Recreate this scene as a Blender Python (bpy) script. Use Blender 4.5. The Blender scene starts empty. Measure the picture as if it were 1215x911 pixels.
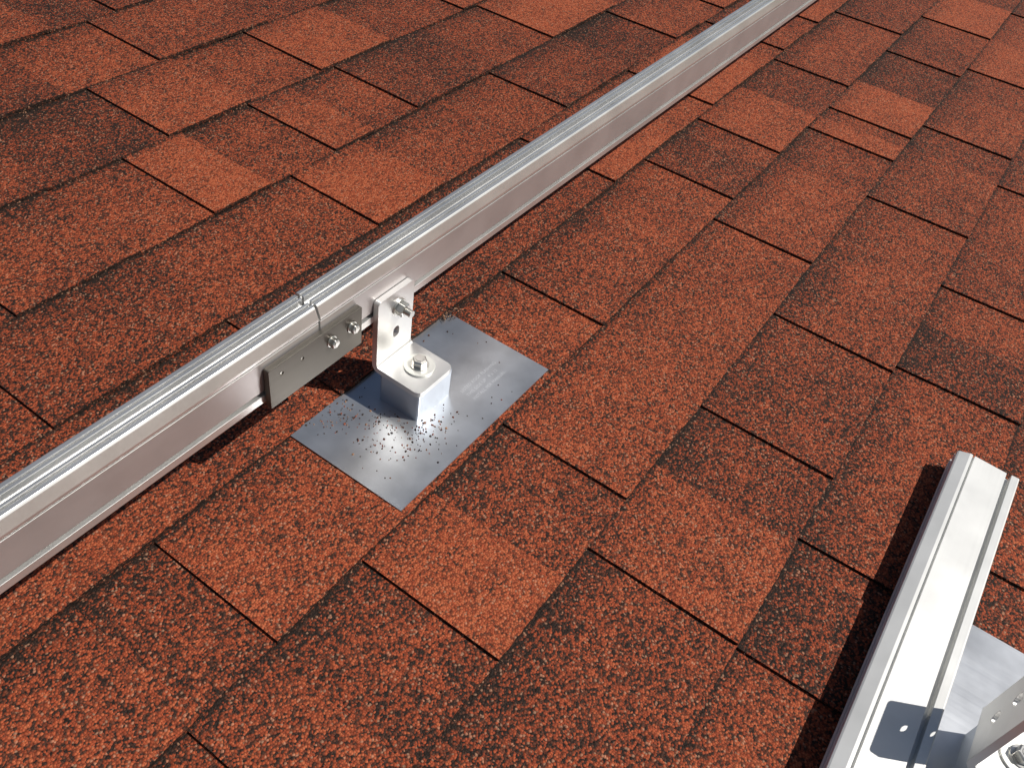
import bpy, bmesh, math, random
from mathutils import Vector, Matrix, noise
from mathutils.geometry import tessellate_polygon
random.seed(11)
S=bpy.context.scene
H=0.640
TH=math.radians(18)
R=Matrix.Rotation(TH,4,'X')
MM=0.001

# ------------------------------------------------------------ materials
def newmat(n):
    m=bpy.data.materials.new(n); m.use_nodes=True
    nt=m.node_tree; b=nt.nodes['Principled BSDF']
    return m,nt,b
def nd(nt,t,**k):
    n=nt.nodes.new(t)
    for a,v in k.items(): setattr(n,a,v)
    return n
def math_(nt,op,a,b=None,clamp=False):
    n=nt.nodes.new('ShaderNodeMath'); n.operation=op; n.use_clamp=clamp
    for i,v in enumerate((a,b)):
        if v is None: continue
        if isinstance(v,(int,float)): n.inputs[i].default_value=v
        else: nt.links.new(v,n.inputs[i])
    return n.outputs[0]
def ramp(nt,fac,stops,interp='LINEAR'):
    r=nt.nodes.new('ShaderNodeValToRGB'); cr=r.color_ramp; cr.interpolation=interp
    while len(cr.elements)<len(stops): cr.elements.new(0.5)
    for e,(p,c) in zip(cr.elements,stops):
        e.position=p; e.color=(*c,1) if len(c)==3 else c
    nt.links.new(fac,r.inputs[0]); return r.outputs[0]

def shingle_mat():
    m,nt,b=newmat('shingle_granules')
    tc=nd(nt,'ShaderNodeTexCoord'); co=tc.outputs['Object']
    at=nd(nt,'ShaderNodeAttribute',attribute_name='shg')
    sep=nd(nt,'ShaderNodeSeparateColor'); nt.links.new(at.outputs['Color'],sep.inputs[0])
    tone,v,rnd=sep.outputs[0],sep.outputs[1],sep.outputs[2]
    vo=nd(nt,'ShaderNodeTexVoronoi'); vo.inputs['Scale'].default_value=540
    nt.links.new(co,vo.inputs['Vector'])
    sc=nd(nt,'ShaderNodeSeparateColor'); nt.links.new(vo.outputs['Color'],sc.inputs[0])
    n1=nd(nt,'ShaderNodeTexNoise'); n1.inputs['Scale'].default_value=8; n1.inputs['Detail'].default_value=2
    n2=nd(nt,'ShaderNodeTexNoise'); n2.inputs['Scale'].default_value=180; n2.inputs['Detail'].default_value=1
    n3=nd(nt,'ShaderNodeTexNoise'); n3.inputs['Scale'].default_value=40; n3.inputs['Detail'].default_value=2
    for n in (n1,n2,n3): nt.links.new(co,n.inputs['Vector'])
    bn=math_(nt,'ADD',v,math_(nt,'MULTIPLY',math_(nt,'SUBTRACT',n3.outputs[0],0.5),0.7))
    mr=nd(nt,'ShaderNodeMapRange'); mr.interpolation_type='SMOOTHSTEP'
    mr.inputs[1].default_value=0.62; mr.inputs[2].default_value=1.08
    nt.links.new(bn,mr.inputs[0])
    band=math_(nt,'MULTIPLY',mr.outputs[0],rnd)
    # contact shade painted into the colour along the butt edge of the next course
    cshade=nd(nt,'ShaderNodeMapRange'); cshade.interpolation_type='SMOOTHSTEP'
    cshade.inputs[1].default_value=0.95; cshade.inputs[2].default_value=1.0
    nt.links.new(math_(nt,'ADD',v,math_(nt,'MULTIPLY',math_(nt,'SUBTRACT',n2.outputs[0],0.5),0.05)),cshade.inputs[0])
    s=math_(nt,'MULTIPLY',math_(nt,'SUBTRACT',tone,0.54),0.68)
    s=math_(nt,'ADD',s,math_(nt,'MULTIPLY',math_(nt,'SUBTRACT',n1.outputs[0],0.5),0.5))
    s=math_(nt,'ADD',s,math_(nt,'MULTIPLY',math_(nt,'SUBTRACT',n2.outputs[0],0.5),0.5))
    s=math_(nt,'ADD',s,math_(nt,'MULTIPLY',math_(nt,'SUBTRACT',n3.outputs[0],0.5),0.4))
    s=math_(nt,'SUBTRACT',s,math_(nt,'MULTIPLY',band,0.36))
    s=math_(nt,'SUBTRACT',s,math_(nt,'MULTIPLY',cshade.outputs[0],0.35))
    f=math_(nt,'ADD',sc.outputs[0],s,clamp=True)
    c=ramp(nt,f,[(0.0,(0.019,0.012,0.009)),(0.22,(0.050,0.023,0.015)),(0.36,(0.12,0.037,0.019)),
                 (0.55,(0.235,0.047,0.019)),(0.8,(0.34,0.068,0.026)),(1.0,(0.42,0.108,0.044))])
    pale=math_(nt,'GREATER_THAN',sc.outputs[1],0.95)
    mx=nd(nt,'ShaderNodeMix',data_type='RGBA'); nt.links.new(math_(nt,'MULTIPLY',pale,0.55),mx.inputs[0])
    nt.links.new(c,mx.inputs[6]); mx.inputs[7].default_value=(0.44,0.23,0.14,1)
    cre=nd(nt,'ShaderNodeMapRange'); cre.inputs[1].default_value=0.35; cre.inputs[2].default_value=0.8
    cre.inputs[3].default_value=1.0; cre.inputs[4].default_value=0.5
    nt.links.new(vo.outputs['Distance'],cre.inputs[0])
    mu=nd(nt,'ShaderNodeMix',data_type='RGBA',blend_type='MULTIPLY'); mu.inputs[0].default_value=1
    nt.links.new(mx.outputs[2],mu.inputs[6]); nt.links.new(cre.outputs[0],mu.inputs[7])
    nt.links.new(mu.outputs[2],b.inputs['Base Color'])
    b.inputs['Roughness'].default_value=0.8
    b.inputs['Specular IOR Level'].default_value=0.22
    bp=nd(nt,'ShaderNodeBump'); bp.inputs['Strength'].default_value=0.75; bp.inputs['Distance'].default_value=0.001
    hgt=math_(nt,'ADD',math_(nt,'MULTIPLY',vo.outputs['Distance'],-1.0),math_(nt,'MULTIPLY',sc.outputs[2],0.5))
    nt.links.new(hgt,bp.inputs['Height']); nt.links.new(bp.outputs[0],b.inputs['Normal'])
    return m

def metal_mat(name,col,rough,metal=1.0,stretch=(3,500,500),var=0.12,bump=0.04,blot=0.0):
    m,nt,b=newmat(name)
    tc=nd(nt,'ShaderNodeTexCoord'); mp=nd(nt,'ShaderNodeMapping'); mp.inputs['Scale'].default_value=stretch
    nt.links.new(tc.outputs['Object'],mp.inputs[0])
    n=nd(nt,'ShaderNodeTexNoise'); n.inputs['Scale'].default_value=1; n.inputs['Detail'].default_value=3
    nt.links.new(mp.outputs[0],n.inputs['Vector'])
    n2=nd(nt,'ShaderNodeTexNoise'); n2.inputs['Scale'].default_value=22; n2.inputs['Detail'].default_value=4
    nt.links.new(tc.outputs['Object'],n2.inputs['Vector'])
    r=math_(nt,'ADD',rough-var*0.5,math_(nt,'MULTIPLY',n.outputs[0],var*0.6))
    r=math_(nt,'ADD',r,math_(nt,'MULTIPLY',n2.outputs[0],var*0.6))
    nt.links.new(r,b.inputs['Roughness'])
    k=0.88-blot
    dark=tuple(c*k for c in col)
    cc=ramp(nt,n2.outputs[0],[(0.3,dark),(0.62,col)])
    nt.links.new(cc,b.inputs['Base Color'])
    b.inputs['Metallic'].default_value=metal
    bp=nd(nt,'ShaderNodeBump'); bp.inputs['Strength'].default_value=bump; bp.inputs['Distance'].default_value=0.001
    nt.links.new(n.outputs[0],bp.inputs['Height']); nt.links.new(bp.outputs[0],b.inputs['Normal'])
    return m
M_SH=shingle_mat()
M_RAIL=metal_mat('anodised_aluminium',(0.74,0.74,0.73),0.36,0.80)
M_FACE=metal_mat('aluminium_web_roof_reflection',(0.50,0.475,0.475),0.45,0.62)  # same extrusion; the web's roof reflection is put into a darker colour
M_RAIL2=metal_mat('aluminium_sunlit',(0.74,0.74,0.72),0.45,0.35)  # same rail product; sunlit brightness put into a more diffuse finish
M_FOOT=metal_mat('mill_aluminium',(0.68,0.68,0.67),0.37,0.78,stretch=(60,60,600),bump=0.05)
M_BLOCK=metal_mat('cast_aluminium',(0.52,0.56,0.62),0.36,0.88,stretch=(200,200,30),bump=0.05)
M_FLASH=metal_mat('flashing_sheet',(0.58,0.60,0.63),0.35,0.84,stretch=(500,6,40),var=0.14,bump=0.03,blot=0.12)
M_PLATE=metal_mat('splice_steel',(0.125,0.115,0.10),0.46,0.75,stretch=(5,300,400),bump=0.05)
M_BOLT=metal_mat('stainless_bolt',(0.62,0.61,0.58),0.28,0.95,stretch=(200,200,200),bump=0.02)
M_WASH=metal_mat('washer_zinc',(0.74,0.74,0.70),0.42,0.6,stretch=(200,200,200),bump=0.03)
M_STAMP=metal_mat('stamped_marking',(0.70,0.72,0.75),0.5,0.5,stretch=(200,200,200),bump=0.03)

# ------------------------------------------------------------ helpers
tops=[]
def mkobj(name,me,mat=None,parent=None):
    o=bpy.data.objects.new(name,me); S.collection.objects.link(o)
    if mat and not me.materials: me.materials.append(mat)
    if parent: o.parent=parent
    else: tops.append(o)
    return o
def bm_mesh(name,bm,recalc=True):
    if recalc: bmesh.ops.recalc_face_normals(bm,faces=bm.faces)
    me=bpy.data.meshes.new(name); bm.to_mesh(me); bm.free(); return me
def prism(bm,outer,holes,f,w0,w1,matseg=None):
    loops=[outer]+holes
    pts=[p for l in loops for p in l]
    A=[bm.verts.new(Vector(f(u,v,w0))*MM) for u,v in pts]
    B=[bm.verts.new(Vector(f(u,v,w1))*MM) for u,v in pts]
    tris=tessellate_polygon([[Vector((u,v,0)) for u,v in l] for l in loops])
    for t in tris:
        try:
            bm.faces.new([A[i] for i in t]); bm.faces.new([B[i] for i in t][::-1])
        except ValueError: pass
    off=0
    for li,l in enumerate(loops):
        n=len(l)
        for i in range(n):
            j=(i+1)%n
            fc=bm.faces.new([A[off+i],A[off+j],B[off+j],B[off+i]])
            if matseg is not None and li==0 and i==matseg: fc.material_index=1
        off+=n
def rrect(x0,y0,x1,y1,r,n=5,corners=(1,1,1,1)):
    pts=[]
    cs=[(x1-r,y0+r,-90,corners[0],(x1,y0)),(x1-r,y1-r,0,corners[1],(x1,y1)),(x0+r,y1-r,90,corners[2],(x0,y1)),(x0+r,y0+r,180,corners[3],(x0,y0))]
    for cx,cy,a0,on,raw in cs:
        if not on: pts.append(raw); continue
        for i in range(n+1):
            a=math.radians(a0+90*i/n); pts.append((cx+r*math.cos(a),cy+r*math.sin(a)))
    return pts
def slot(cx,cy,w,h,n=8):
    r=w/2; d=(h-w)/2; pts=[]
    if d<1e-6: return [(cx+r*math.cos(2*math.pi*i/16),cy+r*math.sin(2*math.pi*i/16)) for i in range(16)]
    for i in range(n+1):
        a=math.pi*i/n; pts.append((cx+r*math.cos(a),cy+d+r*math.sin(a)))
    for i in range(n+1):
        a=math.pi+math.pi*i/n; pts.append((cx+r*math.cos(a),cy-d+r*math.sin(a)))
    return pts
def bevel(o,w,seg=2,ang=30):
    m=o.modifiers.new('bevel','BEVEL'); m.width=w*MM; m.segments=seg; m.limit_method='ANGLE'; m.angle_limit=math.radians(ang)
def cyl(bm,r,z0,z1,seg,mat,r2=None,rot=0):
    M=mat@Matrix.Translation(Vector((0,0,(z0+z1)/2*MM)))@Matrix.Rotation(rot,4,'Z')
    bmesh.ops.create_cone(bm,cap_ends=True,segments=seg,radius1=r*MM,radius2=(r if r2 is None else r2)*MM,depth=(z1-z0)*MM,matrix=M)
def bolt(name,pos,axis,parent,af=13,hh=6,wr=12,wt=1.6,stub=0,stubr=4,big=None,rot=0.3,dimple=False,loc=(0,0,0)):
    q=Vector(axis).to_track_quat('Z','Y').to_matrix().to_4x4()
    M=Matrix.Translation(Vector(pos)*MM)@q
    if big:
        bm=bmesh.new(); cyl(bm,big,0,2.0,48,M)
        w=mkobj(name+'_fender_washer',bm_mesh(name+'w',bm),M_WASH,parent); bevel(w,0.4); w.location=loc
        base=2.0
    else: base=0
    bm=bmesh.new()
    cyl(bm,wr,base,base+wt,36,M)
    R6=af/2/math.cos(math.pi/6)
    cyl(bm,R6,base+wt,base+wt+hh*0.85,6,M,rot=rot)
    cyl(bm,R6,base+wt+hh*0.85,base+wt+hh,6,M,r2=R6*0.86,rot=rot)
    top=base+wt+hh
    if dimple: cyl(bm,R6*0.55,top,top+0.5,20,M)
    if stub:
        z=top
        while z<top+stub:
            cyl(bm,stubr,z,z+0.5,16,M,r2=stubr*0.86); cyl(bm,stubr*0.86,z+0.5,z+1.0,16,M,r2=stubr); z+=1.0
    o=mkobj(name,bm_mesh(name,bm),M_BOLT,parent); bevel(o,0.25,1,40); o.location=loc; return o

# ------------------------------------------------------------ shingles
Yl=[-0.273,-0.05,0.185,0.41,0.632,0.884,1.117,1.378,1.64,1.90]
tabs={
 -1:[0.30,1.05,1.62,2.05],
 0:[0.25,0.687,0.911,1.40,1.72,2.25,2.75],
 1:[0.10,0.687,1.05,1.37,1.937,2.404,2.9],
 2:[0.469,0.794,1.572,2.134,2.29,2.8],
 3:[0.317,1.10,1.665,1.94,2.44,2.95],
 4:[0.10,0.666,1.52,2.02,2.5],
 5:[0.35,1.039,1.716,2.3],
 6:[0.45,0.847,1.169,1.439,2.01],
 7:[0.50,0.959,1.397,1.95],
 8:[0.60,1.15,1.70]}
tone_fix={(2,0.469):(0.98,0.15),(2,0.794):(0.72,.2),(5,1.039):(0.95,0.2),(6,0.847):(1.0,0.14),(7,1.397):(0.85,.25),(7,.959):(.75,.22),
 (0,0.687):(0.35,.2),(1,1.37):(.55,.3),(6,1.169):(.8,.12),(3,1.10):(.5,.3),(1,1.05):(.42,.2),(3,.317):(.75,.3),(2,1.572):(.6,.35),(1,.687):(.75,.2)}
ys=[y*H*1000 for y in Yl]
lo=ys[0]
before=[]
while lo>-2600: lo-=143; before.append(lo)
before=before[::-1]; n0=len(before)
ally=before+ys
while ally[-1]<3300: ally.append(ally[-1]+150)
XMIN,XMAX=-2800,4600
V=[];F=[];A=[]
def und(x,y): return 0.5*noise.noise(Vector((x*0.0045,y*0.006,1.3)))
def strip(x0,x1,y0,y1,za,zb,drop,tone,bandr,skew0=0,skew1=0,jit=0.6):
    yt=y1+14; zt=za+(zb-za)*(yt-y0)/(y1-y0)
    vis=(-200<x0<2900 and -400<y0<1500)
    step=6 if vis else 60
    n=max(1,int((x1-x0)/step)); base=len(V)
    ph=random.random()*100
    vt=(yt-y0)/(y1-y0)
    for k in range(n+1):
        t=k/n; x=x0+(x1-x0)*t; sk=skew0+(skew1-skew0)*t
        j=(random.uniform(-jit,jit)+1.4*noise.noise(Vector((x*0.012,ph,0)))) if vis else 0
        u=und(x,y0); w=und(x,yt)
        tf=(x,y0+j,za+u); tb=(x+sk,yt,zt+w)
        V.extend([tf,tb,tf,(x,y0+j,za+u-drop),tb,(x+sk,yt,zt+w-drop)])
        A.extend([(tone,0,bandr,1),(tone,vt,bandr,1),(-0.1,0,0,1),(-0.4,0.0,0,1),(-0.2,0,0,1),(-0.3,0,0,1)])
    for k in range(n):
        a=base+6*k; b_=a+6
        F.append((a,b_,b_+1,a+1)); F.append((a+3,b_+3,b_+2,a+2))
    a=base; F.append((a+2,a+4,a+5,a+3))
    a=base+6*n; F.append((a+2,a+3,a+5,a+4))
for ci in range(len(ally)-1):
    y0,y1=ally[ci],ally[ci+1]; key=ci-n0
    rz=1.5 if key in (0,4) else 0
    L=[]
    if key in tabs:
        L=[x*H*1000 for x in tabs[key]]
        x=L[0]
        while x>XMIN+300: x-=random.uniform(170,420); L.insert(0,x)
        x=L[-1]
    else: x=XMIN+random.uniform(0,300); L=[x]
    while x<XMAX-400: x+=random.uniform(170,420); L.append(x)
    prev=XMIN
    for i,xl in enumerate(L):
        nx=L[i+1] if i+1<len(L) else XMAX
        gap=nx-xl
        kx=None
        for (k,u),tw in tone_fix.items():
            if k==key and abs(u*H*1000-xl)<1: kx=tw
        if kx: tone=kx[0]; w=min(kx[1]*H*1000*1.0,gap*0.8)
        else:
            tone=random.choice([0.35,0.5,0.6,0.7,0.9])+random.uniform(-.08,.08)
            w=min(gap*random.uniform(0.4,0.68),210)
        bt=random.choice([0.2,0.38,0.5,0.58,0.65])
        strip(prev,xl,y0,y1,0.3+rz,-3.5,5.8+rz,bt,random.uniform(.5,1))
        strip(xl,xl+w,y0,y1,-0.3+rz,-3.8,5.5+rz,bt,1)
        prev=xl+w
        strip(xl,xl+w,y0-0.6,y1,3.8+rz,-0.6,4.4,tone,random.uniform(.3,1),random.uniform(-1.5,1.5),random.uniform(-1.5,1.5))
    strip(prev,XMAX,y0,y1,0.3+rz,-3.5,5.8+rz,.4,1)
me=bpy.data.meshes.new('shingle_roof')
me.from_pydata([(x*MM,y*MM,z*MM) for x,y,z in V],[],F)
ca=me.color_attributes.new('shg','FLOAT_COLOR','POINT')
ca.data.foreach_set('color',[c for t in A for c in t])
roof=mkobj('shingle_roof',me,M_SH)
def simple(name,verts,faces,mat,parent):
    m=bpy.data.meshes.new(name); m.from_pydata(verts,[],faces); return mkobj(name,m,mat,parent)
mW,nt,b=newmat('siding_paint'); 
tc=nd(nt,'ShaderNodeTexCoord'); wv=nd(nt,'ShaderNodeTexWave'); wv.bands_direction='Z'; wv.wave_profile='SAW'; wv.inputs['Scale'].default_value=2.6
nt.links.new(tc.outputs['Object'],wv.inputs[0]); nt.links.new(ramp(nt,wv.outputs[0],[(0,(.42,.38,.3)),(.1,(.6,.55,.45)),(1,(.62,.57,.47))]),b.inputs['Base Color'])
mD,nt,b=newmat('roof_deck_wood'); 
tc=nd(nt,'ShaderNodeTexCoord'); nn=nd(nt,'ShaderNodeTexNoise'); nn.inputs['Scale'].default_value=6; nt.links.new(tc.outputs['Object'],nn.inputs[0])
nt.links.new(ramp(nt,nn.outputs[0],[(.3,(.2,.12,.07)),(.7,(.34,.22,.13))]),b.inputs['Base Color'])
bm=bmesh.new()
prism(bm,[(XMIN,-2620),(XMAX,-2620),(XMAX,3300),(XMIN,3300)],[],lambda u,v,w:(u,v,w),-40,-6.8)
deck=mkobj('roof_deck',bm_mesh('deck',bm),mD,roof)
Ri=R.inverted()
def W(p): return tuple(Ri@Vector(p))
ye=-2.62*math.cos(TH); ze=-2.62*math.sin(TH); yr=3.3*math.cos(TH); zr=3.3*math.sin(TH)
yb=2*yr-ye; G=-4.0
x0,x1=XMIN*MM+.25,XMAX*MM-.25; d=0.10
wl=[(x0,ye+.3,G),(x0,yb-.3,G),(x0,yb-.3,ze+.3*math.tan(TH)-d),(x0,yr,zr-d),(x0,ye+.3,ze+.3*math.tan(TH)-d)]
wr=[(x1,)+p[1:] for p in wl]
simple('house_walls',[W(p) for p in wl+wr],[(0,1,2,3,4),(9,8,7,6,5),(0,4,9,5),(1,6,7,2),(4,3,8,9),(2,7,8,3)],mW,roof)
simple('far_slope',[W(p) for p in [(XMIN*MM,yr,zr),(XMAX*MM,yr,zr),(XMAX*MM,yb,ze),(XMIN*MM,yb,ze)]],[(0,1,2,3)],M_SH,roof)

# ------------------------------------------------------------ rails
RZ=99.0; RY=382.5
prof=[(0.6,0),(-0.2,1.0),(0.2,8.0),(8,8.0),(8,12.5),(1.0,12.5),(0.4,45.3),(3.2,45.3),(3.2,47.2),(0.2,47.2),(0.2,50.0),(3.6,59.5),
 (4.8,61),(8.0,61.3),(8.0,58.2),(10.0,58.2),(10.0,61.5),(12.5,61.5),(12.5,54),(18.5,54),(18.5,61.5),(21.2,61.5),(21.2,58.2),(23.2,58.2),(23.2,61.3),(27,61.0),(29,59),
 (29.5,46),(30.5,12),(30.5,0)]
cav=[(10,15),(28,15),(27.5,46),(21,51.5),(10.5,51.5),(5,44)]
cav2=[(10,2.2),(28.5,2.2),(28.5,12.8),(10,12.8)]
def rail(name,xa,xb,mat,face):
    bm=bmesh.new()
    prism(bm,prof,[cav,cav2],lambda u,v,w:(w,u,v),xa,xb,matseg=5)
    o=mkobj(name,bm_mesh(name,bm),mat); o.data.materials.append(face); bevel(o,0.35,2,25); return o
r1=rail('mounting_rail',-1650,378.3,M_RAIL,M_FACE); r1.location=(0,RY*MM,(RZ-0.6)*MM)
r2=rail('mounting_rail',379.9,3100,M_RAIL,M_FACE); r2.location=(0,(RY-0.3)*MM,(RZ+0.7)*MM)
r3=rail('mounting_rail',-1650,770,M_RAIL2,M_RAIL2)
r3.matrix_world=Matrix.Translation(Vector((0.55,-187.5,34.8))*MM)@Matrix.Rotation(math.radians(0.3),4,'Z')@Matrix.Rotation(math.radians(-90),4,'X')

# ------------------------------------------------------------ mounts
def fzu(u,v,dy):
    z=4.8-4.8*v
    z+=0.6*math.sin(math.pi*v)*(0.5+0.5*math.sin(u*4+1+dy))
    z+=0.5*noise.noise(Vector((u*1.6,v*1.2,dy)))*(1-v)
    return z
FX0,FX1,FY0,FY1=357.5,598.5,268,424
def mount(dx,dy,bolted,fo=(0,0),stamp=False):
    root=bpy.data.objects.new('roof_mount_bracket',None); root.empty_display_size=0.05
    S.collection.objects.link(root); tops.append(root)
    fl_=(fo[0]*MM,fo[1]*MM,0)
    bm=bmesh.new(); nx,ny=30,22; g=[]
    P=lambda i,j:Vector((FX0+(FX1-FX0)*i/nx,FY0+(FY1-FY0)*j/ny,fzu(i/nx,j/ny,dy)))
    for j in range(ny+1): g.append([bm.verts.new(P(i,j)*MM) for i in range(nx+1)])
    for j in range(ny):
        for i in range(nx): bm.faces.new([g[j][i],g[j][i+1],g[j+1][i+1],g[j+1][i]]).smooth=True
    rim=[(i,0) for i in range(nx)]+[(nx,j) for j in range(ny)]+[(i,ny) for i in range(nx,0,-1)]+[(0,j) for j in range(ny,0,-1)]
    dz=Vector((0,0,0.8))
    for k in range(len(rim)):
        p=P(*rim[k]); q=P(*rim[(k+1)%len(rim)])
        vs=[bm.verts.new(t*MM) for t in (p,p-dz,q-dz,q)]
        bm.faces.new(vs)
    mkobj('flashing',bm_mesh('flashing',bm,False),M_FLASH,root)
    bm=bmesh.new()
    prism(bm,rrect(448.5,325,501,374,2.5,3),[],lambda u,v,w:(u,v,w),1.5,38.6)
    bl=mkobj('standoff_block',bm_mesh('block',bm),M_BLOCK,root); bevel(bl,0.8,2); bl.location=fl_
    bm=bmesh.new(); a,b_=446,500
    t=6.0; zt=45.0; rin=3
    prism(bm,rrect(a,323,b_-1,376.3-rin,7,5,(1,0,0,1)),[],lambda u,v,w:(u,v,w),zt-t,zt)
    holes=[slot(473,75,8.5,13),slot(474,104,9,15)]
    prism(bm,rrect(a,zt+rin,b_-3.5,126,4,5,(0,1,1,0)),holes,lambda u,v,w:(u,w,v),376.3,376.3+t)
    yc,zc=376.3-rin,zt+rin; pf=[]
    for i in range(7):
        an=-math.pi/2+math.pi/2*i/6; pf.append((yc+rin*math.cos(an),zc+rin*math.sin(an)))
    for i in range(6,-1,-1):
        an=-math.pi/2+math.pi/2*i/6; pf.append((yc+(rin+t)*math.cos(an),zc+(rin+t)*math.sin(an)))
    prism(bm,pf,[],lambda u,v,w:(w,u,v),a,b_-2.5)
    ft=mkobj('angle_foot',bm_mesh('foot',bm),M_FOOT,root); bevel(ft,0.6,2,40); ft.location=fl_
    bolt('lag_bolt',(476,348,zt),(0,0,1),root,af=13,hh=7,wr=9.5,wt=1.2,big=15.5,rot=0.35,dimple=True,loc=fl_)
    if bolted: bolt('rail_bolt',(475,376.3,105),(0,-1,0),root,af=13,hh=7,wr=9,wt=2,stub=7,stubr=4,loc=fl_)
    if stamp:
        rows=['LISTED ROOF FLASHING','THIS SIDE UP   9 x 12','INSTALL PER MANUAL']
        for k,s in enumerate(rows):
            cu=bpy.data.curves.new('stamp','FONT'); cu.body=s; cu.size=0.0050; cu.space_character=1.1
            to=bpy.data.objects.new('stamp',cu); S.collection.objects.link(to)
            bpy.context.view_layer.update()
            m_=bpy.data.meshes.new_from_object(to); bpy.data.objects.remove(to)
            for v in m_.vertices:
                x=510+v.co.x*1000; y=316-k*8+v.co.y*1000
                v.co=Vector((x,y,fzu((x-FX0)/(FX1-FX0),(y-FY0)/(FY1-FY0),dy)+0.12))*MM
            m_.materials.clear()
            mkobj('stamped_text',m_,M_STAMP,root)
    root.location=(dx*MM,dy*MM,0)
    return root
DY=-579.2
mount(0,0,True,stamp=True); mount(0,DY,False,fo=(-11,-9))
mount(1830,0,True); mount(1830,DY,False); mount(-1800,0,True); mount(-1800,DY,False)

# ------------------------------------------------------------ splice
sp=bpy.data.objects.new('rail_splice_plate',None); S.collection.objects.link(sp); tops.append(sp)
bm=bmesh.new()
prism(bm,rrect(315,94,424,137.5,1.2,2),[slot(329,126,3.6,3.6),slot(352,126,3.6,3.6)],lambda u,v,w:(u,w,v),376.2,382.0)
o=mkobj('plate',bm_mesh('plate',bm),M_PLATE,sp); bevel(o,0.5,2)
for x in (386,411): bolt('splice_screw',(x,376.2,122.5),(0,-1,0),sp,af=8,hh=5,wr=5.6,wt=1.0,rot=.2,dimple=True)
for x in (329,352):
    bm=bmesh.new(); M=Matrix.Translation(Vector((x,377.2,126))*MM)@Matrix.Rotation(math.pi/2,4,'X'); cyl(bm,1.7,-3,0,16,M)
    mkobj('set_screw',bm_mesh('ss',bm),M_BOLT,sp)

# ------------------------------------------------------------ loose granules
m,nt,b=newmat('loose_granules')
at=nd(nt,'ShaderNodeAttribute',attribute_name='gc'); nt.links.new(at.outputs['Color'],b.inputs['Base Color']); b.inputs['Roughness'].default_value=.8
bm=bmesh.new()
lay=bm.verts.layers.float_color.new('gc')
pal=[(.03,.015,.01,1),(.05,.03,.02,1),(.09,.035,.02,1),(.22,.05,.02,1),(.03,.02,.02,1),(.3,.16,.09,1)]
def grain(x,y,z,r):
    M=Matrix.Translation(Vector((x,y,z))*MM)@Matrix.Rotation(random.random()*6,4,Vector((random.random(),random.random(),.3)).normalized())@Matrix.Diagonal((r*MM,r*MM*random.uniform(.6,1),r*MM*random.uniform(.5,.9),1))
    res=bmesh.ops.create_icosphere(bm,subdivisions=1,radius=1,matrix=M)
    c=random.choice(pal)
    for v in res['verts']:
        v[lay]=c; v.co+=Vector([random.uniform(-.25,.25)*r*MM for _ in range(3)])
n=0
while n<300:
    q=random.random()
    if q<0.42: x,y=random.gauss(420,19),random.gauss(338,24)
    elif q<0.66: x,y=random.gauss(450,18),random.gauss(308,11)
    elif q<0.90: x,y=random.gauss(405,16),random.gauss(388,12)
    else: x,y=random.uniform(365,590),random.uniform(275,400)
    if not(360<x<596 and 270<y<402): continue
    if 446<x<503 and 323<y<376: continue
    grain(x,y,fzu((x-FX0)/(FX1-FX0),(y-FY0)/(FY1-FY0),0)+0.35,random.choice([.6,.7,.8,.9,1.3])); n+=1
for i in range(70): grain(random.gauss(594,6),random.gauss(402,4),3.0,random.uniform(.7,1.6))
for i in range(400):
    grain(random.uniform(100,900),random.choice([random.uniform(-350,250),random.uniform(430,1000)]),3.2,random.uniform(.4,.8))
mkobj('granule_debris',bm_mesh('debris',bm),m)

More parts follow.
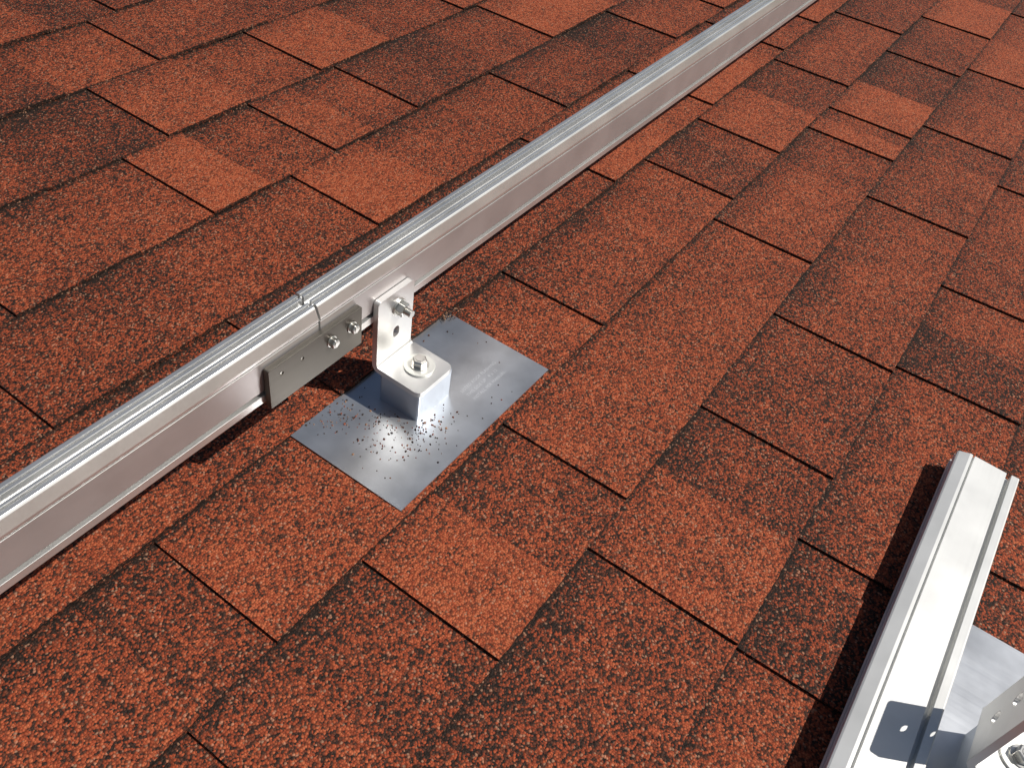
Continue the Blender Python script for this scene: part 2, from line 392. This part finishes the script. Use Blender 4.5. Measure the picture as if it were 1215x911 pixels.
# ------------------------------------------------------------ tilt everything
bpy.context.view_layer.update()
for o in tops: o.matrix_world=R@o.matrix_world
mg,nt,b=newmat('grass'); tc=nd(nt,'ShaderNodeTexCoord'); nn=nd(nt,'ShaderNodeTexNoise'); nn.inputs['Scale'].default_value=1.5; nn.inputs['Detail'].default_value=8
nt.links.new(tc.outputs['Object'],nn.inputs[0]); nt.links.new(ramp(nt,nn.outputs[0],[(.3,(.04,.07,.02)),(.7,(.09,.12,.04))]),b.inputs['Base Color']); b.inputs['Roughness'].default_value=1
gm=bpy.data.meshes.new('ground'); gm.from_pydata([(-400,-400,-4),(400,-400,-4),(400,400,-4),(-400,400,-4)],[],[(0,1,2,3)])
go=bpy.data.objects.new('ground',gm); gm.materials.append(mg); S.collection.objects.link(go)

# ------------------------------------------------------------ camera
f=1015.0
a=Vector((933,-870,f)).normalized(); bb=Vector((-2557,-1565,f)); bb=(bb-a*bb.dot(a)).normalized(); nn_=a.cross(bb)
right=Vector((a.x,bb.x,nn_.x)); up=-Vector((a.y,bb.y,nn_.y)); back=-Vector((a.z,bb.z,nn_.z))
Mc=Matrix(((right.x,up.x,back.x,0),(right.y,up.y,back.y,0),(right.z,up.z,back.z,H),(0,0,0,1)))
cam=bpy.data.cameras.new('camera'); co=bpy.data.objects.new('camera',cam); S.collection.objects.link(co)
co.matrix_world=R@Mc
cam.sensor_width=36; cam.lens=36*f/1215; cam.clip_start=0.01; cam.clip_end=1500
S.camera=co
# ------------------------------------------------------------ light
sd=(R.to_3x3()@Vector((0.36,-0.66,1.0))).normalized()
sun=bpy.data.lights.new('sun','SUN'); sun.energy=4.9; sun.angle=math.radians(0.5); sun.color=(1,0.955,0.89)
so=bpy.data.objects.new('sun',sun); S.collection.objects.link(so); so.rotation_euler=sd.to_track_quat('Z','Y').to_euler()
w=bpy.data.worlds.new('World'); S.world=w; w.use_nodes=True; nt=w.node_tree
sky=nt.nodes.new('ShaderNodeTexSky'); sky.sky_type='NISHITA'; sky.sun_disc=False
sky.sun_elevation=math.asin(sd.z); sky.sun_rotation=math.atan2(sd.x,sd.y)
bg=nt.nodes['Background']; bg.inputs[1].default_value=0.055; nt.links.new(sky.outputs[0],bg.inputs[0])
S.view_settings.view_transform='Standard'; S.view_settings.look='None'; S.view_settings.exposure=0
